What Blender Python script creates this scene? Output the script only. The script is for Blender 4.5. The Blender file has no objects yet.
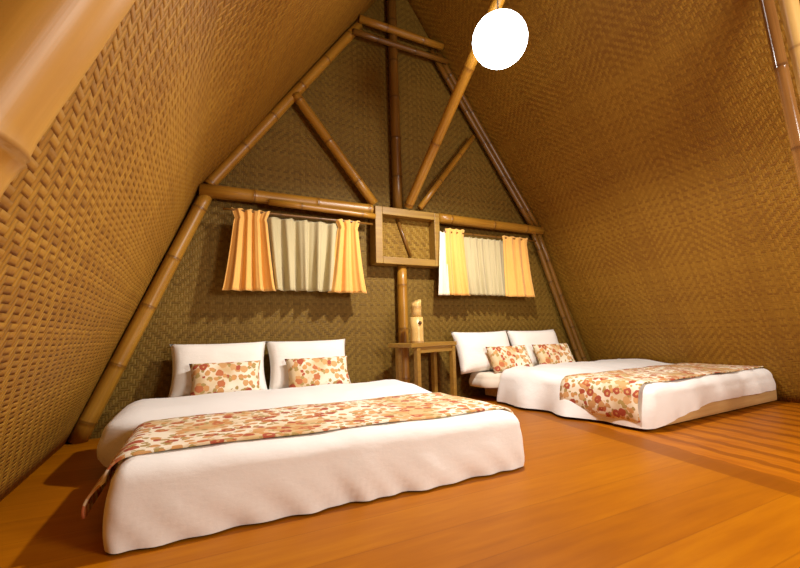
import bpy, bmesh, math, random
from mathutils import Vector, Matrix, noise
R = math.radians
S = bpy.context.scene
COL = S.collection
rnd = random.Random(7)

# ------------------------------------------------------------------ camera, world, lights, exposure
CAM_LOC = Vector((-1.841, 0.0, 0.66))
ax = Vector((0.89064557, -0.4540793, -0.023716))
ay = Vector((-0.0311682, -0.11300299, 0.99310567))
az = Vector((-0.45362871, -0.88376598, -0.11479845))
cam = bpy.data.cameras.new('camera')
cam.lens = 417.241 / 800 * 36
cam.sensor_width = 36
cam.sensor_fit = 'HORIZONTAL'
cam.clip_start = 0.02
co = bpy.data.objects.new('camera', cam)
COL.objects.link(co)
m = Matrix((ax, ay, az)).transposed().to_4x4()
m.translation = CAM_LOC
co.matrix_world = m
S.camera = co

W = bpy.data.worlds.new('night')
W.use_nodes = True
W.node_tree.nodes['Background'].inputs[0].default_value = (0.5, 0.36, 0.2, 1)
W.node_tree.nodes['Background'].inputs[1].default_value = 0.05
S.world = W

LANTERN = 7.0          # emission of the paper globe
LAMP_COL = (1.0, 0.96, 0.90)
def light(name, kind, loc, energy, size):
    l = bpy.data.lights.new(name, kind)
    l.energy = energy; l.color = LAMP_COL; l.shadow_soft_size = size
    o = bpy.data.objects.new(name, l)
    o.location = loc
    COL.objects.link(o)
    return l
sl = light('lantern_light', 'SPOT', (-0.04, 1.97, 2.36), 172, 0.05)      # spot added under the closed globe to carry the lantern's light downwards
sl.spot_size = R(164); sl.spot_blend = 0.55
light('fill_light', 'POINT', (0.45, -1.1, 1.55), 212, 0.45)        # unseen fill light added behind the viewer to brighten the bed fronts

S.view_settings.view_transform = 'Standard'
S.view_settings.look = 'None'
S.view_settings.exposure = 0.55
S.view_settings.gamma = 1.0
S.view_settings.use_curve_mapping = False

# ------------------------------------------------------------------ node helpers and materials
class NT:
    def __init__(s, name, rough=0.6):
        s.m = bpy.data.materials.new(name)
        s.m.use_nodes = True
        s.t = s.m.node_tree
        s.b = s.t.nodes['Principled BSDF']
        s.b.inputs['Roughness'].default_value = rough
    def n(s, typ, **kw):
        nd = s.t.nodes.new(typ)
        for k, v in kw.items():
            setattr(nd, k, v)
        return nd
    def put(s, sock, v):
        if isinstance(v, bpy.types.NodeSocket):
            s.t.links.new(v, sock)
        else:
            sock.default_value = v
    def math(s, op, a, b=0.0, c=0.0):
        nd = s.n('ShaderNodeMath', operation=op)
        s.put(nd.inputs[0], a); s.put(nd.inputs[1], b); s.put(nd.inputs[2], c)
        return nd.outputs[0]
    def mix(s, f, a, b):
        nd = s.n('ShaderNodeMix', data_type='RGBA')
        s.put(nd.inputs[0], f)
        s.put(nd.inputs[6], a if isinstance(a, bpy.types.NodeSocket) else (*a, 1))
        s.put(nd.inputs[7], b if isinstance(b, bpy.types.NodeSocket) else (*b, 1))
        return nd.outputs[2]
    def ramp(s, f, stops, mode='LINEAR'):
        nd = s.n('ShaderNodeValToRGB')
        nd.color_ramp.interpolation = mode
        e = nd.color_ramp.elements
        while len(e) < len(stops): e.new(0.5)
        for k, (p, c) in enumerate(stops):
            e[k].position = p
            e[k].color = (*c, 1)
        s.put(nd.inputs[0], f)
        return nd.outputs[0]
    def noise(s, vec, scale, detail=3, rough=0.5):
        nd = s.n('ShaderNodeTexNoise')
        s.put(nd.inputs['Vector'], vec)
        nd.inputs['Scale'].default_value = scale
        nd.inputs['Detail'].default_value = detail
        nd.inputs['Roughness'].default_value = rough
        return nd.outputs[0]
    def scaled(s, vec, sc):
        nd = s.n('ShaderNodeMapping')
        s.put(nd.inputs[0], vec)
        nd.inputs['Scale'].default_value = sc
        return nd.outputs[0]
    def bump(s, h, strength=0.3, dist=0.01):
        nd = s.n('ShaderNodeBump')
        nd.inputs['Strength'].default_value = strength
        nd.inputs['Distance'].default_value = dist
        s.put(nd.inputs['Height'], h)
        s.put(s.b.inputs['Normal'], nd.outputs[0])
    def color(s, c): s.put(s.b.inputs['Base Color'], c)
    def coord(s, which): return s.n('ShaderNodeTexCoord').outputs[which]

def woven(name, size, ca, cb, cc, chevron=0.0, bump=0.6, turn=0.0):
    """Twill weave of split bamboo; UV is in metres."""
    t = NT(name, 0.6)
    t.b.inputs['Specular IOR Level'].default_value = 0.22
    uv = t.coord('UV')
    if turn:
        nd = t.n('ShaderNodeMapping'); t.put(nd.inputs[0], uv)
        nd.inputs['Rotation'].default_value = (0, 0, turn); uv = nd.outputs[0]
    wob = t.noise(t.scaled(uv, (1, 1, 1)), 3.0, 2)
    sp = t.n('ShaderNodeSeparateXYZ'); t.put(sp.inputs[0], uv)
    u, v = sp.outputs[0], sp.outputs[1]
    u = t.math('ADD', u, t.math('MULTIPLY', wob, 0.03))
    v = t.math('ADD', v, t.math('MULTIPLY', wob, 0.02))
    if chevron:
        u = t.math('PINGPONG', t.math('ADD', u, 40.0), chevron)
    a, b = t.math('DIVIDE', u, size), t.math('DIVIDE', v, size)
    i, j = t.math('FLOOR', a), t.math('FLOOR', b)
    over = t.math('LESS_THAN', t.math('FLOORED_MODULO', t.math('ADD', i, j), 4.0), 1.5)
    fa, fb = t.math('FRACT', a), t.math('FRACT', b)
    def arch(f):
        q = t.math('SUBTRACT', t.math('MULTIPLY', f, 2.0), 1.0)
        return t.math('SUBTRACT', 1.0, t.math('POWER', t.math('ABSOLUTE', q), 2.5))
    pa, pb = arch(fa), arch(fb)
    h = t.math('ADD', t.math('MULTIPLY', over, pa), t.math('MULTIPLY', t.math('SUBTRACT', 1.0, over), pb))
    wi = t.n('ShaderNodeTexWhiteNoise', noise_dimensions='1D'); t.put(wi.inputs['W'], i)
    wj = t.n('ShaderNodeTexWhiteNoise', noise_dimensions='1D'); t.put(wj.inputs['W'], t.math('ADD', j, 77.3))
    strip = t.mix(over, wj.outputs[0], wi.outputs[0])
    big = t.noise(uv, 1.6, 3)
    fine = t.noise(t.scaled(uv, (30, 30, 30)), 2.0, 3)
    f = t.math('ADD', t.math('MULTIPLY', t.n('ShaderNodeRGBToBW').outputs[0], 0.0), 0.0)
    bw = t.n('ShaderNodeRGBToBW'); t.put(bw.inputs[0], strip)
    f = t.math('ADD', t.math('MULTIPLY', bw.outputs[0], 0.42), t.math('ADD', t.math('MULTIPLY', big, 0.5), t.math('MULTIPLY', over, 0.22)))
    f = t.math('ADD', f, t.math('MULTIPLY', t.math('SUBTRACT', fine, 0.5), 0.5))
    t.color(t.ramp(f, [(0.22, ca), (0.55, cb), (0.9, cc)]))
    t.bump(h, bump, size * 0.35)
    return t.m

def bamboo_mat(name, c1, c2, cn, rough=0.35):
    t = NT(name, rough)
    ob = t.coord('Object')
    g = t.noise(t.scaled(ob, (40, 40, 1.6)), 1.0, 4)
    big = t.noise(ob, 2.5, 2)
    col = t.ramp(t.math('ADD', t.math('MULTIPLY', g, 0.6), t.math('MULTIPLY', big, 0.4)), [(0.33, c1), (0.66, c2)])
    at = t.n('ShaderNodeAttribute', attribute_name='node_ring')
    t.color(t.mix(t.math('MULTIPLY', at.outputs['Fac'], 0.75), col, cn))
    t.bump(g, 0.25, 0.004)
    return t.m

def wood_mat(name, c1, c2, rough=0.5, sc=(3, 40, 40)):
    t = NT(name, rough)
    ob = t.coord('Object')
    g = t.noise(t.scaled(ob, sc), 1.0, 4)
    t.color(t.ramp(g, [(0.3, c1), (0.7, c2)]))
    t.bump(g, 0.2, 0.003)
    return t.m

def cloth_mat(name, c1, c2, weave=900, wr=0.25, rough=0.85):
    t = NT(name, rough)
    ob = t.coord('Object')
    n = t.noise(ob, 5.0, 4)
    t.color(t.mix(n, c1, c2))
    w = t.noise(t.scaled(ob, (1, 1, 1.6)), 9.0, 4, 0.55)
    f = t.noise(ob, weave, 1)
    t.bump(t.math('ADD', w, t.math('MULTIPLY', f, 0.05)), wr, 0.02)
    t.b.inputs['Sheen Weight'].default_value = 0.15
    return t.m

def floral_mat(name):
    t = NT(name, 0.8)
    ob = t.coord('Object')
    wn = t.n('ShaderNodeTexNoise'); t.put(wn.inputs['Vector'], ob); wn.inputs['Scale'].default_value = 24
    vm = t.n('ShaderNodeVectorMath', operation='MULTIPLY_ADD')
    t.put(vm.inputs[0], wn.outputs['Color']); vm.inputs[1].default_value = (0.03, 0.03, 0.03); t.put(vm.inputs[2], ob)
    def vor(scale, off):
        mp = t.n('ShaderNodeMapping'); t.put(mp.inputs[0], vm.outputs[0]); mp.inputs['Location'].default_value = off
        v = t.n('ShaderNodeTexVoronoi'); t.put(v.inputs['Vector'], mp.outputs[0]); v.inputs['Scale'].default_value = scale
        return v
    base = t.mix(t.ramp(t.noise(ob, 3.5, 2), [(0.36, (0, 0, 0)), (0.54, (1, 1, 1))]), (0.62, 0.42, 0.19), (0.86, 0.78, 0.62))
    v3 = vor(24, (3.1, 0.4, 1.7)); leaf = t.math('LESS_THAN', v3.outputs['Distance'], 0.36)
    c = t.mix(leaf, base, (0.40, 0.27, 0.08))
    v2 = vor(19, (0.3, 1.4, 0.2)); tanf = t.math('LESS_THAN', v2.outputs['Distance'], 0.36)
    c = t.mix(tanf, c, (0.60, 0.30, 0.10))
    v1 = vor(15, (0, 0, 0)); fl = t.math('LESS_THAN', v1.outputs['Distance'], 0.40)
    sepc = t.n('ShaderNodeSeparateColor'); t.put(sepc.inputs[0], v1.outputs['Color'])
    fc = t.ramp(sepc.outputs[0], [(0.0, (0.40, 0.075, 0.03)), (0.4, (0.50, 0.15, 0.05)), (0.7, (0.62, 0.34, 0.13))], 'CONSTANT')
    c = t.mix(fl, c, fc)
    core = t.math('LESS_THAN', v1.outputs['Distance'], 0.16)
    c = t.mix(core, c, (0.62, 0.34, 0.13))
    t.color(c)
    t.bump(t.noise(ob, 12, 3), 0.2, 0.01)
    return t.m

def floor_mat():
    t = NT('orange_floor_boards', 0.42)
    t.b.inputs['Specular IOR Level'].default_value = 0.12
    ob = t.coord('Object')
    sp = t.n('ShaderNodeSeparateXYZ'); t.put(sp.inputs[0], ob)
    x, y = sp.outputs[0], sp.outputs[1]
    # boards run along x
    b = t.math('DIVIDE', y, 0.21)
    bi, bf = t.math('FLOOR', b), t.math('FRACT', b)
    wn = t.n('ShaderNodeTexWhiteNoise', noise_dimensions='1D'); t.put(wn.inputs['W'], bi)
    g = t.noise(t.scaled(ob, (1.6, 16, 1)), 1.6, 5, 0.6)
    big = t.noise(ob, 1.3, 3)
    f = t.math('ADD', t.math('MULTIPLY', g, 0.55), t.math('ADD', t.math('MULTIPLY', wn.outputs[0], 0.16), t.math('MULTIPLY', big, 0.35)))
    c = t.ramp(f, [(0.22, (0.24, 0.065, 0.001)), (0.55, (0.36, 0.112, 0.001)), (0.85, (0.47, 0.172, 0.002))])
    seam = t.math('GREATER_THAN', t.math('ABSOLUTE', t.math('SUBTRACT', bf, 0.5)), 0.487)
    c = t.mix(t.math('MULTIPLY', seam, 0.35), c, (0.18, 0.045, 0.002))
    # striped zone beyond a darker band, both running roughly along y
    xs = t.math('SUBTRACT', x, t.math('MULTIPLY', t.math('SUBTRACT', y, 1.56), 0.19))
    zone = t.math('GREATER_THAN', xs, 0.54)
    sb = t.math('DIVIDE', xs, 0.17)
    wob = t.noise(t.scaled(ob, (3, 3, 3)), 2.0, 2)
    sf = t.math('FRACT', t.math('ADD', sb, t.math('MULTIPLY', wob, 0.5)))
    dark_stripe = t.math('LESS_THAN', t.math('ABSOLUTE', t.math('SUBTRACT', sf, 0.5)), 0.17)
    gs = t.noise(t.scaled(ob, (16, 1.6, 1)), 2.0, 4)
    sc = t.ramp(gs, [(0.3, (0.32, 0.085, 0.002)), (0.7, (0.45, 0.145, 0.003))])
    sc = t.mix(t.math('MULTIPLY', dark_stripe, 0.6), sc, (0.17, 0.040, 0.001))
    c = t.mix(zone, c, sc)
    dark_band = t.math('MULTIPLY', t.math('GREATER_THAN', xs, 0.40), t.math('LESS_THAN', xs, 0.54))
    c = t.mix(t.math('MULTIPLY', dark_band, 0.62), c, (0.18, 0.045, 0.001))
    t.color(c)
    hh = t.math('SUBTRACT', t.math('MULTIPLY', g, 0.3), seam)
    t.bump(t.math('SUBTRACT', hh, t.math('MULTIPLY', t.math('MULTIPLY', dark_stripe, zone), 0.8)), 0.25, 0.004)
    return t.m

M = {}
M['mat_left'] = woven('woven_bamboo_honey', 0.021, (0.209, 0.087, 0.006), (0.287, 0.131, 0.011), (0.373, 0.190, 0.018), bump=0.8)
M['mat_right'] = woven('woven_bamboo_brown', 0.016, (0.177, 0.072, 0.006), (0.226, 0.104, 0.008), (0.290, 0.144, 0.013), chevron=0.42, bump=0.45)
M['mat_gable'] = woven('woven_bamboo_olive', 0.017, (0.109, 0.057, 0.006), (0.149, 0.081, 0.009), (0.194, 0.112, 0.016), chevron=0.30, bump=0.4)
M['mat_box'] = woven('woven_bamboo_panel', 0.02, (0.153, 0.077, 0.008), (0.230, 0.122, 0.013), (0.293, 0.173, 0.024), bump=0.6)
M['floor'] = floor_mat()
M['bamboo'] = bamboo_mat('bamboo_amber', (0.264, 0.109, 0.008), (0.404, 0.198, 0.021), (0.146, 0.056, 0.006))
M['bamboo_dark'] = bamboo_mat('bamboo_brown', (0.116, 0.047, 0.005), (0.209, 0.094, 0.012), (0.058, 0.023, 0.003))
M['bamboo_gloss'] = bamboo_mat('bamboo_lacquered', (0.13, 0.05, 0.012), (0.24, 0.11, 0.028), (0.08, 0.03, 0.01), 0.16)
M['bamboo_pale'] = bamboo_mat('bamboo_straw', (0.55, 0.34, 0.10), (0.70, 0.46, 0.16), (0.34, 0.18, 0.05))
M['bamboo_big'] = bamboo_mat('bamboo_golden', (0.366, 0.177, 0.024), (0.494, 0.269, 0.043), (0.200, 0.085, 0.014), 0.45)
M['wood'] = wood_mat('box_wood', (0.228, 0.116, 0.014), (0.303, 0.173, 0.024))
M['wood_tan'] = wood_mat('bed_base_wood', (0.48, 0.28, 0.10), (0.60, 0.38, 0.16))
M['wood_table'] = wood_mat('table_wood', (0.255, 0.128, 0.015), (0.344, 0.186, 0.025))
M['wood_dark'] = wood_mat('window_wood', (0.16, 0.08, 0.025), (0.25, 0.13, 0.04))
M['sheet'] = cloth_mat('white_sheet', (0.81, 0.79, 0.76), (0.87, 0.86, 0.84), wr=0.22)
M['pillow'] = cloth_mat('white_pillow', (0.82, 0.77, 0.70), (0.87, 0.83, 0.77), wr=0.3)
M['mattress'] = cloth_mat('cream_mattress', (0.70, 0.62, 0.50), (0.76, 0.68, 0.56), wr=0.12)
M['floral'] = floral_mat('floral_print')
M['curtain'] = cloth_mat('orange_curtain', (0.725, 0.367, 0.072), (0.781, 0.437, 0.110), wr=0.15)
M['sheer'] = cloth_mat('white_sheer', (0.526, 0.439, 0.233), (0.595, 0.503, 0.278), wr=0.1)
M['lining'] = cloth_mat('cream_lining', (0.74, 0.66, 0.48), (0.80, 0.72, 0.55), wr=0.1)
sh = M['sheer'].node_tree
tr = sh.nodes.new('ShaderNodeBsdfTransparent'); mx = sh.nodes.new('ShaderNodeMixShader')
mx.inputs[0].default_value = 0.22
sh.links.new(sh.nodes['Principled BSDF'].outputs[0], mx.inputs[1]); sh.links.new(tr.outputs[0], mx.inputs[2])
sh.links.new(mx.outputs[0], sh.nodes['Material Output'].inputs['Surface'])
t = NT('night_glass', 0.06); t.color((0.02, 0.02, 0.022, 1)); M['glass'] = t.m
t = NT('dark_hole', 0.9); t.color((0.10, 0.045, 0.012, 1)); M['hole'] = t.m
t = NT('black_cord', 0.6); t.color((0.05, 0.035, 0.02, 1)); M['cord'] = t.m
t = NT('lit_paper', 0.9)
t.color((0.9, 0.85, 0.75, 1))
t.b.inputs['Emission Color'].default_value = (*LAMP_COL, 1)
t.b.inputs['Emission Strength'].default_value = LANTERN
M['lit_paper'] = t.m

# ------------------------------------------------------------------ object helpers
def link_mesh(name, bm, mat, parent=None, smooth=True):
    me = bpy.data.meshes.new(name)
    bmesh.ops.recalc_face_normals(bm, faces=bm.faces)
    bm.to_mesh(me); bm.free()
    if mat: me.materials.append(mat)
    if smooth:
        for p in me.polygons: p.use_smooth = True
    o = bpy.data.objects.new(name, me)
    COL.objects.link(o)
    if parent: o.parent = parent
    return o

def tag(o, label, cat, group=None):
    o['label'] = label; o['category'] = cat
    if group: o['group'] = group
    return o

def empty(name, loc, label, cat, group=None, rotz=0.0):
    o = bpy.data.objects.new(name, None)
    COL.objects.link(o)
    o.empty_display_size = 0.1
    o.location = loc; o.rotation_euler = (0, 0, rotz)
    return tag(o, label, cat, group)

def structure(o):
    o['kind'] = 'structure'
    return o

def box(bm, x0, x1, y0, y1, z0, z1, bev=0.0):
    r = bmesh.ops.create_cube(bm, size=1)
    vs = r['verts']
    for v in vs:
        v.co = Vector(((x0 + x1) / 2 + v.co.x * (x1 - x0), (y0 + y1) / 2 + v.co.y * (y1 - y0), (z0 + z1) / 2 + v.co.z * (z1 - z0)))
    if bev:
        es = {e for v in vs for e in v.link_edges}
        bmesh.ops.bevel(bm, geom=list(es), offset=bev, segments=2, affect='EDGES', profile=0.6)
    return bm

def bamboo_bm(L, r, node=0.42, taper=0.0, bend=0.0, segs=20, start=0.2):
    """A culm along +Z with swollen node rings; attribute node_ring marks the rings."""
    zs = {0.0: 0, L: 0}
    z = node * start
    nodes = []
    while z < L - 0.02:
        nodes.append(z)
        z += node * (0.9 + 0.2 * rnd.random())
    stations = [(0.0, 0.0, 0.0)]
    for q in nodes:
        for dz, k, ring in ((-0.03, 0.0, 0), (-0.009, 0.04, 0.35), (-0.004, 0.09, 1), (0.0, 0.03, 1), (0.004, 0.07, 1), (0.012, 0.03, 0.2), (0.03, 0.0, 0)):
            if 0.0 < q + dz < L: stations.append((q + dz, k, ring))
    n_mid = max(2, int(L / 0.25))
    for k in range(1, n_mid):
        zz = L * k / n_mid
        if all(abs(zz - s[0]) > 0.035 for s in stations): stations.append((zz, 0.0, 0.0))
    stations.append((L, 0.0, 0.0))
    stations.sort()
    bm = bmesh.new()
    lay = bm.verts.layers.float.new('node_ring')
    rings = []
    for (zz, k, ring) in stations:
        f = zz / L
        rad = r * (1 + taper * (0.5 - f)) * (1 + k)
        off = bend * math.sin(math.pi * f)
        vs = []
        for a in range(segs):
            th = 2 * math.pi * a / segs
            v = bm.verts.new((rad * math.cos(th) + off, rad * math.sin(th), zz))
            v[lay] = ring
            vs.append(v)
        rings.append(vs)
    for A, B in zip(rings, rings[1:]):
        for a in range(segs):
            b = (a + 1) % segs
            bm.faces.new((A[a], A[b], B[b], B[a]))
    bm.faces.new(rings[0][::-1]); bm.faces.new(rings[-1])
    return bm

def pole(name, p0, p1, r, mat, label, cat='pole', group=None, node=0.42, taper=0.06, bend=0.0, start=None):
    p0, p1 = Vector(p0), Vector(p1)
    d = p1 - p0
    o = link_mesh(name, bamboo_bm(d.length, r, node, taper, bend, start=rnd.random() if start is None else start), M[mat])
    o.location = p0
    o.rotation_mode = 'QUATERNION'
    o.rotation_quaternion = d.to_track_quat('Z', 'Y')
    if label: tag(o, label, cat, group)
    return o

def cyl(bm, p0, p1, r0, r1=None, segs=16):
    p0, p1 = Vector(p0), Vector(p1); d = p1 - p0
    r1 = r0 if r1 is None else r1
    mt = Matrix.Translation((p0 + p1) / 2) @ d.to_track_quat('Z', 'Y').to_matrix().to_4x4()
    bmesh.ops.create_cone(bm, cap_ends=True, segments=segs, radius1=r0, radius2=r1, depth=d.length, matrix=mt)

# ------------------------------------------------------------------ the room
D = 3.52                         # inner face of the gable wall
Y0 = -2.6                        # inner face of the wall behind the viewer
HW, HK, WK, HT, WT = 2.467, 1.778, 1.733, 3.629, 0.427
RIDGE = HT + WT * (HT - HK) / (WK - WT)
EXT = 0.055                      # the mats lie behind the poles

def profile():
    """Half profile from floor to ridge (x > 0), pushed outward, softly rounded at the kink."""
    pts = [(HW, -0.05), (WK, HK), (WT, HT), (0.0, RIDGE)]
    def seg(a, b, n): return [(a[0] + (b[0] - a[0]) * k / n, a[1] + (b[1] - a[1]) * k / n) for k in range(n)]
    raw = seg(pts[0], pts[1], 14) + seg(pts[1], pts[3], 20) + [pts[3]]
    out = []
    for k, p in enumerate(raw):
        a = raw[max(0, k - 1)]; b = raw[min(len(raw) - 1, k + 1)]
        tx, tz = b[0] - a[0], b[1] - a[1]; l = math.hypot(tx, tz)
        out.append((p[0] + EXT * tz / l, p[1] - EXT * tx / l))
    out[-1] = (0.0, RIDGE + EXT * 1.6)
    return out
PROF = profile()

def roof_side(name, sign, mat):
    bm = bmesh.new()
    uvl = bm.loops.layers.uv.new('UVMap')
    ny = 60
    arc = [0.0]
    for a, b in zip(PROF, PROF[1:]): arc.append(arc[-1] + math.hypot(b[0] - a[0], b[1] - a[1]))
    def grid(thick):
        g = []
        for iy in range(ny + 1):
            y = (Y0 - 0.06) + (D + 0.06 - Y0 + 0.06) * iy / ny
            row = []
            for k, (x, z) in enumerate(PROF):
                amp = min(1, k / 3) * min(1, (len(PROF) - 1 - k) / 3)
                dn = (noise.noise((y * 1.5, arc[k] * 1.7, 3.0 * sign)) + 0.0) * 0.012 * amp
                row.append((bm.verts.new((sign * (x + dn + thick + (0.17 if sign > 0 else 0.0) * max(0.0, 1 - z / 1.6)), y, z + thick * 0.6)), y, arc[k]))
            g.append(row)
        return g
    inner, outer = grid(0.0), grid(0.05)
    def quad(a, b, c, d):
        f = bm.faces.new((a[0], b[0], c[0], d[0]))
        for lp, s in zip(f.loops, (a, b, c, d)): lp[uvl].uv = (s[1], s[2])
    n = len(PROF) - 1
    for g in (inner, outer):
        for i in range(ny):
            for k in range(n): quad(g[i][k], g[i + 1][k], g[i + 1][k + 1], g[i][k + 1])
    for i in range(ny):
        for k in (0, n): quad(inner[i][k], inner[i + 1][k], outer[i + 1][k], outer[i][k])
    for i in (0, ny):
        for k in range(n): quad(inner[i][k], inner[i][k + 1], outer[i][k + 1], outer[i][k])
    return structure(link_mesh(name, bm, mat))
roof_side('wall_left', -1, M['mat_left'])
roof_side('wall_right', 1, M['mat_right'])

def gable(name, ya, yb, mat):
    bm = bmesh.new()
    uvl = bm.loops.layers.uv.new('UVMap')
    out = [(x + 0.02 + 0.17 * max(0.0, 1 - z / 1.6), z) for x, z in PROF] + [(-x - 0.02, z) for x, z in PROF[-2::-1]]
    A = [bm.verts.new((x, ya, z)) for x, z in out]
    B = [bm.verts.new((x, yb, z)) for x, z in out]
    bm.faces.new(A); bm.faces.new(B[::-1])
    n = len(out)
    for k in range(n): bm.faces.new((A[k], A[(k + 1) % n], B[(k + 1) % n], B[k]))
    for f in bm.faces:
        for lp in f.loops: lp[uvl].uv = (lp.vert.co.x, lp.vert.co.z)
    return structure(link_mesh(name, bm, mat, smooth=False))
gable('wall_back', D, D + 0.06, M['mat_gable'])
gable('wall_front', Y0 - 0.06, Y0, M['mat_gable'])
structure(link_mesh('floor', box(bmesh.new(), -2.62, 2.76, Y0 - 0.06, D + 0.06, -0.08, 0.0), M['floor'], smooth=False))

# windows behind the curtains
def window(name, x0, x1, z0, z1):
    fr = bmesh.new(); w = 0.05
    box(fr, x0, x1, D - 0.03, D + 0.01, z0, z0 + w); box(fr, x0, x1, D - 0.03, D + 0.01, z1 - w, z1)
    box(fr, x0, x0 + w, D - 0.03, D + 0.01, z0 + w, z1 - w); box(fr, x1 - w, x1, D - 0.03, D + 0.01, z0 + w, z1 - w)
    xm = (x0 + x1) / 2
    box(fr, xm - 0.02, xm + 0.02, D - 0.028, D + 0.01, z0 + w, z1 - w)
    f = structure(link_mesh(name, fr, M['wood_dark'], smooth=False))
    link_mesh('window_pane', box(bmesh.new(), x0 + w, x1 - w, D - 0.012, D - 0.006, z0 + w, z1 - w), M['glass'], f, smooth=False)
window('window_1', -1.45, -0.56, 1.06, 1.62)
window('window_2', 0.42, 1.42, 1.06, 1.62)

# ------------------------------------------------------------------ bamboo frame of the gable
PY = 3.455
def bent(sign, z): return sign * (HW + (WK - HW) * z / HK if z < HK else WK + (WT - WK) * (z - HK) / (HT - HK))
pole('rafter_pole', (bent(-1, 0.0) + 0.02, PY, 0.0), (-WK, PY, HK - 0.03), 0.052, 'bamboo', 'thick lower bamboo rafter climbing beside the near bed from floor to tie beam', bend=0.0)
pole('rafter_pole', (-WK + 0.015, PY, HK + 0.05), (-WT - 0.02, PY, HT - 0.02), 0.045, 'bamboo', 'upper bamboo rafter above the near bed, slanting from tie beam to collar')
GR = 'paired bamboo rafters on the far side'
for dy, dx, r in ((0.0, 0.0, 0.032), (-0.005, -0.085, 0.030)):
    first = dx == 0.0
    pole('rafter_pole', (bent(1, 0.0) + dx - 0.01, PY + dy, 0.0), (WK + dx, PY + dy, HK - 0.03), r, 'bamboo_dark',
         ('outer' if first else 'inner') + ' thin lower bamboo rafter of the pair beside the far bed pillows', 'pole')
    pole('rafter_pole', (WK + dx, PY + dy, HK + 0.03), (WT + dx + 0.02, PY + dy, HT - 0.04), r, 'bamboo_dark',
         ('outer' if first else 'inner') + ' thin upper bamboo rafter of the pair above the second window', 'pole')
pole('collar_pole', (-WT - 0.04, PY - 0.06, HT), (WT + 0.04, PY - 0.06, HT), 0.036, 'bamboo', 'short bamboo collar beam across the peak, upper of the two', 'pole')
pole('collar_pole', (-WT - 0.10, PY - 0.06, HT - 0.15), (WT + 0.10, PY - 0.06, HT - 0.15), 0.028, 'bamboo_dark', 'thin dark collar pole just under the short beam at the peak', 'pole')
pole('tie_beam', (-WK - 0.05, PY - 0.02, HK), (-0.36, PY - 0.03, HK), 0.052, 'bamboo', 'bamboo tie beam above the orange curtains of the near window', 'beam', node=0.5)
pole('tie_beam', (-1.28, PY - 0.095, HK - 0.055), (-0.355, PY - 0.095, HK - 0.075), 0.026, 'bamboo', 'slim bamboo pole tied along the front of the near tie beam', 'beam', node=0.5)
pole('tie_beam', (0.36, PY - 0.03, HK), (WK + 0.03, PY - 0.02, HK), 0.050, 'bamboo', 'bamboo tie beam above the far window by the second bed', 'beam', node=0.5)
pole('center_post', (-0.07, PY, 1.825), (-0.09, PY, RIDGE - 0.06), 0.048, 'bamboo_dark', 'tall bamboo post rising from the square box to the roof peak', 'post')
pole('center_post', (-0.045, PY, 0.0), (-0.045, PY, 1.275), 0.048, 'bamboo', 'bamboo post under the square box, behind the little table', 'post')
pole('brace_pole', (-0.33, PY - 0.03, 1.84), (-1.06, PY - 0.03, 2.73), 0.042, 'bamboo', 'diagonal bamboo brace above the near window, from square box up to rafter', 'pole')
pole('brace_pole', (0.13, PY - 0.07, 1.845), (0.84, PY - 0.03, 2.72), 0.028, 'bamboo', 'slim diagonal bamboo brace behind the lantern pole, leaning towards the far rafter', 'pole')
pole('ridge_brace', (0.0, 3.375, 1.845), (0.0, 0.62, 3.98), 0.042, 'bamboo', 'long bamboo pole slanting up from the square box past the glowing lantern', 'pole', node=0.6)
# poles close to the viewer
yl = 0.66
pole('rafter_pole', (bent(-1, 0.0) + 0.005, yl, 0.0), (-WK + 0.005, yl, HK), 0.060, 'bamboo_big', 'huge golden bamboo rafter close to the viewer against the woven slope', 'pole', node=0.985, start=1.0)
pole('leaning_post', (1.25, 0.9, 0.0), (0.69, 0.9, 3.22), 0.028, 'bamboo_gloss', 'slim glossy bamboo post in the upper right corner, nearer the lantern of the two', 'post')
pole('leaning_post', (1.545, 0.9, 0.0), (1.075, 0.9, 2.69), 0.040, 'bamboo_pale', 'thick pale bamboo post at the very edge of the upper right corner', 'post')

# ------------------------------------------------------------------ square box on the post
bx = empty('wall_box', (0.0, D - 0.01, 1.28), 'square wooden box with woven bamboo back, fixed between the two windows', 'box')
X0, X1, H, DEP, BW = -0.345, 0.34, 0.53, 0.14, 0.072
for nm, a in (('side_panel', (X0, X0 + BW, -DEP, 0, 0, H)), ('side_panel', (X1 - BW * 0.8, X1, -DEP, 0, 0, H)),
              ('top_panel', (X0 + BW, X1 - BW * 0.8, -DEP, 0, H - BW, H)), ('bottom_panel', (X0 + BW, X1 - BW * 0.8, -DEP, 0, 0, BW * 0.9))):
    link_mesh(nm, box(bmesh.new(), *a, bev=0.006), M['wood'], bx, smooth=False)
bm = box(bmesh.new(), X0 + BW, X1 - BW * 0.8, -0.03, -0.015, BW * 0.9, H - BW)
uvl = bm.loops.layers.uv.new('UVMap')
for f in bm.faces:
    for lp in f.loops: lp[uvl].uv = (lp.vert.co.x, lp.vert.co.z)
link_mesh('back_panel', bm, M['mat_box'], bx, smooth=False)

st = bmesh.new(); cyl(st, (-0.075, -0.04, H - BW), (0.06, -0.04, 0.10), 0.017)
link_mesh('pole_shadow_bar', st, M['bamboo_dark'], bx)  # dark bar standing in for the slanting pole's shadow on the box

# ------------------------------------------------------------------ curtains
def sheet(name, mat, pts_fn, nu, nv, thick, parent=None):
    bm = bmesh.new()
    g = [[bm.verts.new(pts_fn(i / nu, j / nv)) for i in range(nu + 1)] for j in range(nv + 1)]
    for j in range(nv):
        for i in range(nu): bm.faces.new((g[j][i], g[j][i + 1], g[j + 1][i + 1], g[j + 1][i]))
    o = link_mesh(name, bm, mat, parent)
    md = o.modifiers.new('thick', 'SOLIDIFY'); md.thickness = thick; md.offset = 0
    return o

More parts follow.
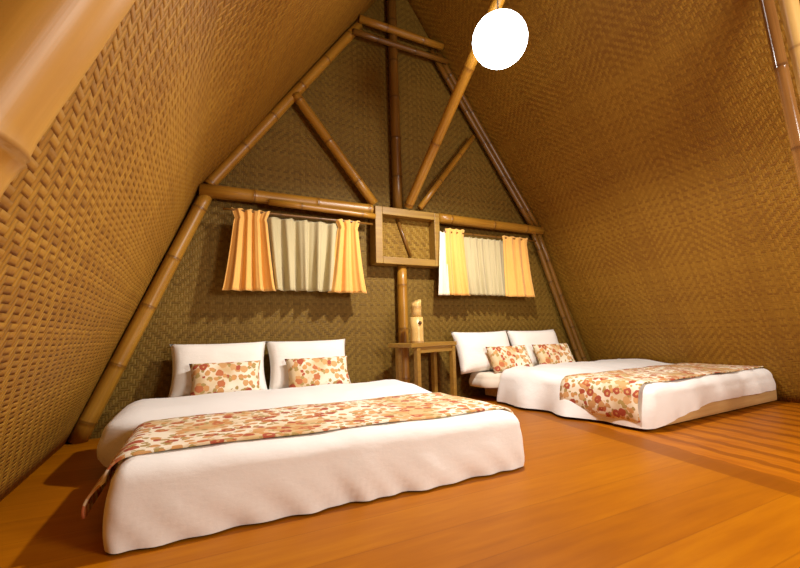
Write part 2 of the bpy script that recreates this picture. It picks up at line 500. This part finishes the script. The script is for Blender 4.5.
def curtain(name, mat, xt0, xt1, xb0, xb1, zt, zb, y, folds, amp, label, cat='curtain', group=None, parent=None, ruffle=True, seed=0):
    def fn(u, v):
        # v = 0 at the foot, 1 at the head
        z = zb + (zt - zb) * v
        k = v ** 0.75
        if ruffle and v > 0.88: k = 1.0 - 0.35 * (v - 0.88) / 0.12
        x = (xb0 + (xt0 - xb0) * k) * (1 - u) + (xb1 + (xt1 - xb1) * k) * u
        a = amp * (0.65 + 0.85 * (1 - v))
        ph = 2 * math.pi * folds * u + seed + 0.5 * noise.noise((u * 3, v * 1.2, seed))
        yy = y + a * math.sin(ph) + 0.3 * a * math.sin(2.3 * ph + seed) - 0.02 * (1 - v) ** 2
        return (x - 0.032, yy, z + (0.006 * math.sin(ph * 1.0 + 1) if v == 1 else 0.0))
    o = sheet(name, mat, fn, int(folds * 16), 26, 0.004, parent)
    if label: tag(o, label, cat, group)
    return o
CY = 3.335
curtain('curtain', M['curtain'], -1.50, -1.27, -1.58, -1.19, 1.635, 1.0, CY, 4, 0.018, 'orange gathered curtain at the outer side of the near window, beside the slanting wall', seed=0.3)
curtain('curtain', M['curtain'], -0.67, -0.50, -0.77, -0.42, 1.635, 1.0, CY, 3, 0.018, 'orange flared curtain of the near window, beside the square box', seed=1.9)
curtain('sheer_curtain', M['sheer'], -1.30, -0.66, -1.24, -0.72, 1.60, 1.01, CY + 0.03, 5, 0.028, 'pleated white sheer curtain filling the middle of the near window', seed=0.8, ruffle=False)
c = curtain('curtain', M['curtain'], 0.42, 0.63, 0.415, 0.68, 1.66, 1.0, CY, 3, 0.015, 'orange curtain with cream lining edge, beside the square box at the far window', seed=2.2)
curtain('lining', M['lining'], 0.36, 0.43, 0.305, 0.425, 1.62, 1.0, CY + 0.008, 1.5, 0.010, None, parent=c, seed=0.2, ruffle=False)
curtain('curtain', M['curtain'], 1.13, 1.47, 1.10, 1.53, 1.645, 1.0, CY, 3.5, 0.014, 'orange curtain at the outer side of the far window, above the second bed', seed=4.0)
curtain('sheer_curtain', M['sheer'], 0.60, 1.16, 0.64, 1.14, 1.60, 1.01, CY + 0.03, 7, 0.016, 'greyish sheer curtain filling the middle of the far window', seed=2.8, ruffle=False)
for xa, xb, lab in ((-1.62, -0.385, 'thin bamboo curtain rod over the near window'), (0.362, 1.58, 'thin bamboo curtain rod over the far window')):
    pole('curtain_rod', (xa, CY + 0.012, 1.625), (xb, CY + 0.012, 1.625), 0.010, 'bamboo_dark', lab, 'curtain rod', node=0.3)

# ------------------------------------------------------------------ beds
def outline(hw, y0, y1, d, rc, ns=70, nl=34, nc=8):
    """Rounded rectangle (counter-clockwise) inset by d; constant point count."""
    a, b, c = hw - d, y0 + d, y1 - d
    r = max(rc - d, 0.004) if d > 0 else rc - d * 0.5
    r = min(r, a * 0.98, (c - b) * 0.49)
    pts = []
    def line(p, q, n):
        for k in range(n): pts.append((p[0] + (q[0] - p[0]) * k / n, p[1] + (q[1] - p[1]) * k / n))
    def arc(cx, cy, t0):
        for k in range(nc):
            th = t0 + math.pi / 2 * k / nc
            pts.append((cx + r * math.cos(th), cy + r * math.sin(th)))
    line((-a + r, b), (a - r, b), ns); arc(a - r, b + r, -math.pi / 2)
    line((a, b + r), (a, c - r), nl); arc(a - r, c - r, 0)
    line((a - r, c), (-a + r, c), ns); arc(-a + r, c - r, math.pi / 2)
    line((-a, c - r), (-a, b + r), nl); arc(-a + r, b + r, math.pi)
    return pts

def shell(name, mat, hw, y0, y1, h, r, rc, zbot, parent=None, bulge=0.012, wr=0.006, top_fn=None, side_fn=None, seed=0.0, closed=False):
    """Cloth or mattress shell: sides, rounded top edge, top."""
    bm = bmesh.new()
    prof = []
    for k in range(9):
        f = k / 8
        prof.append((-bulge * math.sin(math.pi * min(1, f * 0.9 + 0.1)), f, None))
    for k in range(1, 7):
        th = math.pi / 2 * k / 6
        prof.append((r * (1 - math.cos(th)), None, h - r + r * math.sin(th)))
    lim = min(hw, (y1 - y0) / 2)
    for f in (0.16, 0.26, 0.38, 0.52, 0.68, 0.84, 0.97):
        if lim * f > r * 1.15: prof.append((lim * f, None, h))
    rings = []
    for (d, f, z) in prof:
        ring = []
        for (x, y) in outline(hw, y0, y1, d, rc):
            zb = zbot(x, y) if callable(zbot) else zbot
            zz = z if z is not None else zb + (h - r - zb) * f
            p = Vector((x, y, zz))
            if wr:
                n1 = noise.noise((x * 5 + seed, y * 5, zz * 3)); n2 = noise.noise((x * 11 + seed, y * 11 + 4, zz * 4 + 7))
                low = (1 - f) if f is not None else 0.0
                s = wr * (0.6 + 1.3 * low)
                c = Vector((x, (y - (y0 + y1) / 2) * 1.0, 0)).normalized()
                if z is None: p += c * (n1 * s + n2 * s * 0.5 * low)
                else: p.z += (n1 * 0.8 + 0.4 * n2) * wr
            if top_fn: p.z += top_fn(x, y) * max(0.0, min(1.0, (p.z - (h - r)) / r))
            if side_fn: p = side_fn(p)
            ring.append(bm.verts.new(p))
        rings.append(ring)
    n = len(rings[0])
    for A, B in zip(rings, rings[1:]):
        for k in range(n): bm.faces.new((A[k], A[(k + 1) % n], B[(k + 1) % n], B[k]))
    bm.faces.new(rings[-1])
    if closed: bm.faces.new(rings[0][::-1])
    return link_mesh(name, bm, mat, parent)

def runner(name, hw, h, r, y0, y1, zl, zr, off, top_fn, label, cat, skew=0.0, seed=0.0, edge=0.0, flare=0.0):
    """Band of cloth across the bed, hanging down both sides."""
    path = []
    a = hw + off; rr = r + off; top = h + off
    for k in range(10): path.append((-a - 0.012 * math.sin(math.pi * k / 9), zl + (top - rr - zl) * k / 9))
    for k in range(1, 8):
        th = math.pi / 2 * k / 7; path.append((-a + rr * (1 - math.cos(th)), top - rr + rr * math.sin(th)))
    for k in range(1, 30): path.append((-a + rr + (2 * a - 2 * rr) * k / 30, top))
    for k in range(0, 8):
        th = math.pi / 2 * k / 7; path.append((a - rr + rr * math.sin(th), top - rr + rr * math.cos(th)))
    for k in range(1, 10): path.append((a + 0.012 * math.sin(math.pi * k / 9), top - rr + (zr - top + rr) * k / 9))
    bm = bmesh.new(); nv = 14; g = []
    for (x, z) in path:
        row = []
        for j in range(nv + 1):
            y = y0 + (y1 - y0) * j / nv + skew * x + 0.012 * noise.noise((x * 3 + seed, 1.5, z * 3))
            lift = top_fn(x, y) if top_fn else 0.0
            w = max(0.0, min(1.0, (z - (top - rr)) / rr))
            hang = max(0.0, min(1.0, (top - rr - z) / 0.15)) if x < 0 else 0.0
            hang = 1 - (1 - hang) ** 2.5
            p = Vector((x - flare * hang, y, z + lift * w + 0.004 * w * noise.noise((x * 6 + seed, y * 6, 2))))
            row.append(bm.verts.new(p))
        g.append(row)
    for A, B in zip(g, g[1:]):
        for j in range(nv): bm.faces.new((A[j], A[j + 1], B[j + 1], B[j]))
    o = link_mesh(name, bm, M['floral'])
    md = o.modifiers.new('thick', 'SOLIDIFY'); md.thickness = 0.008; md.offset = 1 if edge else 0
    return tag(o, label, cat)

def pillow_bm(w, h, d, pinch=0.075, seed=0.0, n=22):
    bm = bmesh.new()
    def P(i, j, s):
        u, v = -1 + 2 * i / n, -1 + 2 * j / n
        x = u * w / 2 * (1 - pinch * (1 - v * v) * abs(u) ** 3 * -0.0 - pinch * (1 - abs(v) ** 2) * abs(u) ** 2)
        z = v * h / 2 * (1 - pinch * (1 - abs(u) ** 2) * abs(v) ** 2)
        t = d / 2 * (max(0.0, (1 - u ** 4) * (1 - v ** 4))) ** 0.45
        t += 0.010 * noise.noise((u * 2.5 + seed, v * 2.5, s)) * (1 - u * u) * (1 - v * v)
        return Vector((x, s * max(t, 0.0), z + h / 2))
    F = [[bm.verts.new(P(i, j, -1)) for i in range(n + 1)] for j in range(n + 1)]
    B = [[(F[j][i] if i in (0, n) or j in (0, n) else bm.verts.new(P(i, j, 1))) for i in range(n + 1)] for j in range(n + 1)]
    for j in range(n):
        for i in range(n):
            bm.faces.new((F[j][i], F[j][i + 1], F[j + 1][i + 1], F[j + 1][i]))
            bm.faces.new((B[j][i], B[j + 1][i], B[j + 1][i + 1], B[j][i + 1]))
    return bm

def pillow(name, mat, x, y, z, w, h, d, tilt, rz, label, cat, group=None, seed=0.0, roll=0.0):
    o = link_mesh(name, pillow_bm(w, h, d, seed=seed), M[mat])
    o.location = (x, y, z)
    o.rotation_euler = (R(-tilt), R(roll), R(rz))
    return tag(o, label, cat, group)

# near bed
b1 = empty('bed', (-1.204, 1.633, 0.0), 'large low bed with white bedding in the foreground, under the near window', 'bed', rotz=R(-1.46))
W1, L1, H1 = 1.663 / 2, 1.83, 0.262
link_mesh('bed_base', box(bmesh.new(), -W1 + 0.05, W1 - 0.05, 0.05, L1, 0.0, 0.05, 0.006), M['wood_dark'], b1, smooth=False)
shell('mattress', M['sheet'], W1 - 0.022, 0.022, L1, H1 - 0.022, 0.05, 0.06, 0.045, b1, wr=0.002, closed=True)
def puff1(x, y):
    t = max(0.0, min(1.0, (y - 0.70) / 0.35))
    return 0.035 * t * t * (3 - 2 * t) + 0.006 * noise.noise((x * 3, y * 3, 0))
def flare1(p):
    if p.x < -W1 + 0.12:
        t = max(0.0, min(1.0, (p.y - 0.70) / 0.14)); k = max(0.0, min(1.0, (-W1 + 0.12 - p.x) / 0.12))
        p.x -= 0.165 * t * k
    # soft creases gathered along the foot hem
    if p.y < 0.05:
        k = max(0.0, 1 - p.z / 0.17)
        p.y -= k * (0.016 * (0.5 + 0.5 * math.sin(p.x * 17 + 2.5 * math.sin(p.x * 5 + p.z * 9))) + 0.007 * math.sin(p.x * 46 + p.z * 45 + 2 * math.sin(p.x * 7)))
    return p
d1 = shell('duvet', M['sheet'], W1 + 0.008, -0.022, 1.42, H1, 0.07, 0.05,
           lambda x, y: 0.008 if y < 0.72 else 0.008 + 0.12 * min(1.0, (y - 0.72) / 0.2), None, bulge=0.012, wr=0.008, top_fn=puff1, side_fn=flare1, seed=2.0)
d1.location = b1.location; d1.rotation_euler = b1.rotation_euler
tag(d1, 'smooth white duvet covering the foreground bed and hanging over its foot', 'duvet')
r1 = runner('bed_runner', W1 + 0.024, H1, 0.070, 0.07, 0.70, 0.09, 0.10, 0.010, puff1, 'red and cream floral bed runner across the foot of the foreground bed', 'bed runner', seed=5.0, flare=0.05)
r1.location = b1.location; r1.rotation_euler = b1.rotation_euler
ZM = H1 - 0.022
pillow('pillow', 'pillow', -1.61, 3.27, ZM - 0.005, 0.66, 0.41, 0.17, 22, 0, 'white pillow on the foreground bed nearer the sloping woven wall', 'pillow', seed=1.0)
pillow('pillow', 'pillow', -0.95, 3.28, ZM - 0.005, 0.66, 0.41, 0.17, 22, 0, 'white pillow on the foreground bed nearer the little table', 'pillow', seed=3.0)
pillow('cushion', 'floral', -1.58, 3.11, ZM - 0.002, 0.47, 0.27, 0.13, 26, 0, 'floral cushion leaning on the foreground bed pillow nearest the sloping wall', 'cushion', seed=6.0)
pillow('cushion', 'floral', -0.92, 3.13, ZM - 0.002, 0.50, 0.27, 0.13, 26, 0, 'floral cushion leaning on the foreground bed pillow nearest the little table', 'cushion', seed=8.0)

# far bed
b2 = empty('bed', (1.668, 1.708, 0.0), 'second bed farther away, low tan base, under the far window by the woven slope', 'bed', rotz=R(2.2))
W2, L2, H2 = 1.78 / 2, 1.72, 0.285
link_mesh('bed_base', box(bmesh.new(), -W2 + 0.10, W2 + 0.03, 0.012, L2, 0.02, 0.13, 0.02), M['wood_tan'], b2, smooth=False)
for sx in (-W2 + 0.2, W2 - 0.12):
    for sy in (0.12, L2 - 0.15):
        link_mesh('foot', box(bmesh.new(), sx - 0.04, sx + 0.04, sy - 0.04, sy + 0.04, 0.0, 0.02), M['wood_dark'], b2, smooth=False)
def headend(p):
    # the loose sheet bulges out past the duvet at the head end
    if p.x < -W2 + 0.25:
        t = max(0.0, min(1.0, (p.y - 1.36) / 0.12))
        p.x -= 0.12 * t * t * (3 - 2 * t) * min(1.0, (-W2 + 0.25 - p.x) / 0.2)
    return p
shell('mattress', M['mattress'], W2 - 0.02, 0.022, L2, H2 - 0.022, 0.05, 0.06, 0.132, b2, wr=0.002, closed=True, side_fn=headend)
def puff2(x, y):
    t = max(0.0, min(1.0, (y - 0.72) / 0.3))
    return 0.03 * t * t * (3 - 2 * t) + 0.008 * noise.noise((x * 4, y * 4, 3))
def low2(x, y):
    # the foot hangs lower at the near corner than at the far one
    if y < 0.15: return 0.02 + 0.095 * max(0.0, min(1.0, (x + W2) / 0.75))
    return 0.02
def flare2(p):
    if p.x < 0:
        k = max(0.0, 1 - p.z / H2)
        p.x -= 0.07 * k * (0.5 + 0.5 * max(0, min(1, (p.y - 0.1) / 0.5))) * (1 + 0.5 * math.sin(p.y * 13))
    return p
d2 = shell('duvet', M['sheet'], W2, 0.0, 1.40, H2, 0.07, 0.06, low2, None, bulge=0.010, wr=0.014, top_fn=puff2, side_fn=flare2, seed=9.0)
d2.location = b2.location; d2.rotation_euler = b2.rotation_euler
tag(d2, 'rumpled white duvet spread over the second bed, draping to the floor', 'duvet')
r2 = runner('bed_runner', W2 + 0.035, H2, 0.075, 0.06, 0.66, 0.06, 0.10, 0.012, puff2, 'brown and cream floral bed runner across the second bed by the woven slope', 'bed runner', seed=11.0)
r2.location = b2.location; r2.rotation_euler = b2.rotation_euler
ZM2 = H2 - 0.022
pillow('pillow', 'pillow', 0.79, 3.26, ZM2 - 0.005, 0.69, 0.42, 0.16, 20, 0, 'white pillow on the second bed beside the little table', 'pillow', seed=11.0)
pillow('pillow', 'pillow', 1.50, 3.28, ZM2 - 0.005, 0.69, 0.42, 0.16, 20, 0, 'white pillow on the second bed beside the paired rafters', 'pillow', seed=13.0)
pillow('cushion', 'floral', 0.95, 3.09, ZM2 - 0.002, 0.50, 0.27, 0.12, 26, 0, 'floral cushion on the second bed leaning on the pillow by the little table', 'cushion', seed=16.0)
pillow('cushion', 'floral', 1.55, 3.10, ZM2 - 0.002, 0.50, 0.27, 0.12, 26, 0, 'floral cushion on the second bed leaning on the pillow by the paired rafters', 'cushion', seed=18.0)

# ------------------------------------------------------------------ little table and bamboo holder
tb = empty('side_table', (-0.10, 3.10, 0.0), 'small plain wooden table standing between the two beds', 'table', rotz=R(20))
TZ = 0.565
link_mesh('tabletop', box(bmesh.new(), -0.10, 0.54, -0.025, 0.25, TZ - 0.035, TZ, 0.006), M['wood_table'], tb, smooth=False)
for (lx, ly) in ((0.0, 0.0), (0.50, 0.0), (0.0, 0.215), (0.48, 0.205)):
    link_mesh('leg', box(bmesh.new(), lx - 0.022, lx + 0.022, ly - 0.018, ly + 0.026, 0.0, TZ - 0.036, 0.005), M['wood_table'], tb, smooth=False)
ap = bmesh.new(); box(ap, 0.022, 0.478, -0.008, 0.008, TZ - 0.085, TZ - 0.036)
link_mesh('apron', ap, M['wood_table'], tb, smooth=False)
hb = empty('bamboo_holder', (-0.075, 3.145, TZ), 'pale bamboo holder with a dark hole, standing on the little table', 'holder', rotz=R(20))
h0 = bamboo_bm(0.22, 0.056, node=0.5, start=0.02)
link_mesh('body', h0, M['bamboo_pale'], hb)
h1 = bamboo_bm(0.14, 0.043, node=0.3, start=0.3)
for v in h1.verts: v.co.z += 0.215 + (v.co.x * 0.5 if v.co.z > 0.13 else 0.0)
link_mesh('upper_culm', h1, M['bamboo_pale'], hb)
hh = bmesh.new(); cyl(hh, (-0.02, -0.061, 0.17), (-0.018, -0.045, 0.17), 0.015)
link_mesh('hole', hh, M['hole'], hb)

# ------------------------------------------------------------------ lantern
LX, LY, LZ, LR = -0.04, 1.97, 2.575, 0.18
ln = empty('pendant_lantern', (LX, LY, LZ), 'round glowing white lantern hanging beside the long slanting bamboo pole', 'lamp')
g = bmesh.new(); bmesh.ops.create_uvsphere(g, u_segments=40, v_segments=26, radius=LR)
for v in g.verts:
    v.co *= 1 + 0.006 * math.cos(v.co.z / LR * 30)
    v.co.z *= 0.95
link_mesh('globe', g, M['lit_paper'], ln)
g = bmesh.new(); cyl(g, (0.0, 0, LR * 0.93), (0.0, 0, LR * 0.93 + 0.04), 0.03, 0.02)
link_mesh('cap', g, M['cord'], ln)
g = bmesh.new(); cyl(g, (0.0, 0, LR * 0.93 + 0.04), (0.0, 0, RIDGE - LZ), 0.005)
link_mesh('cord', g, M['cord'], ln)
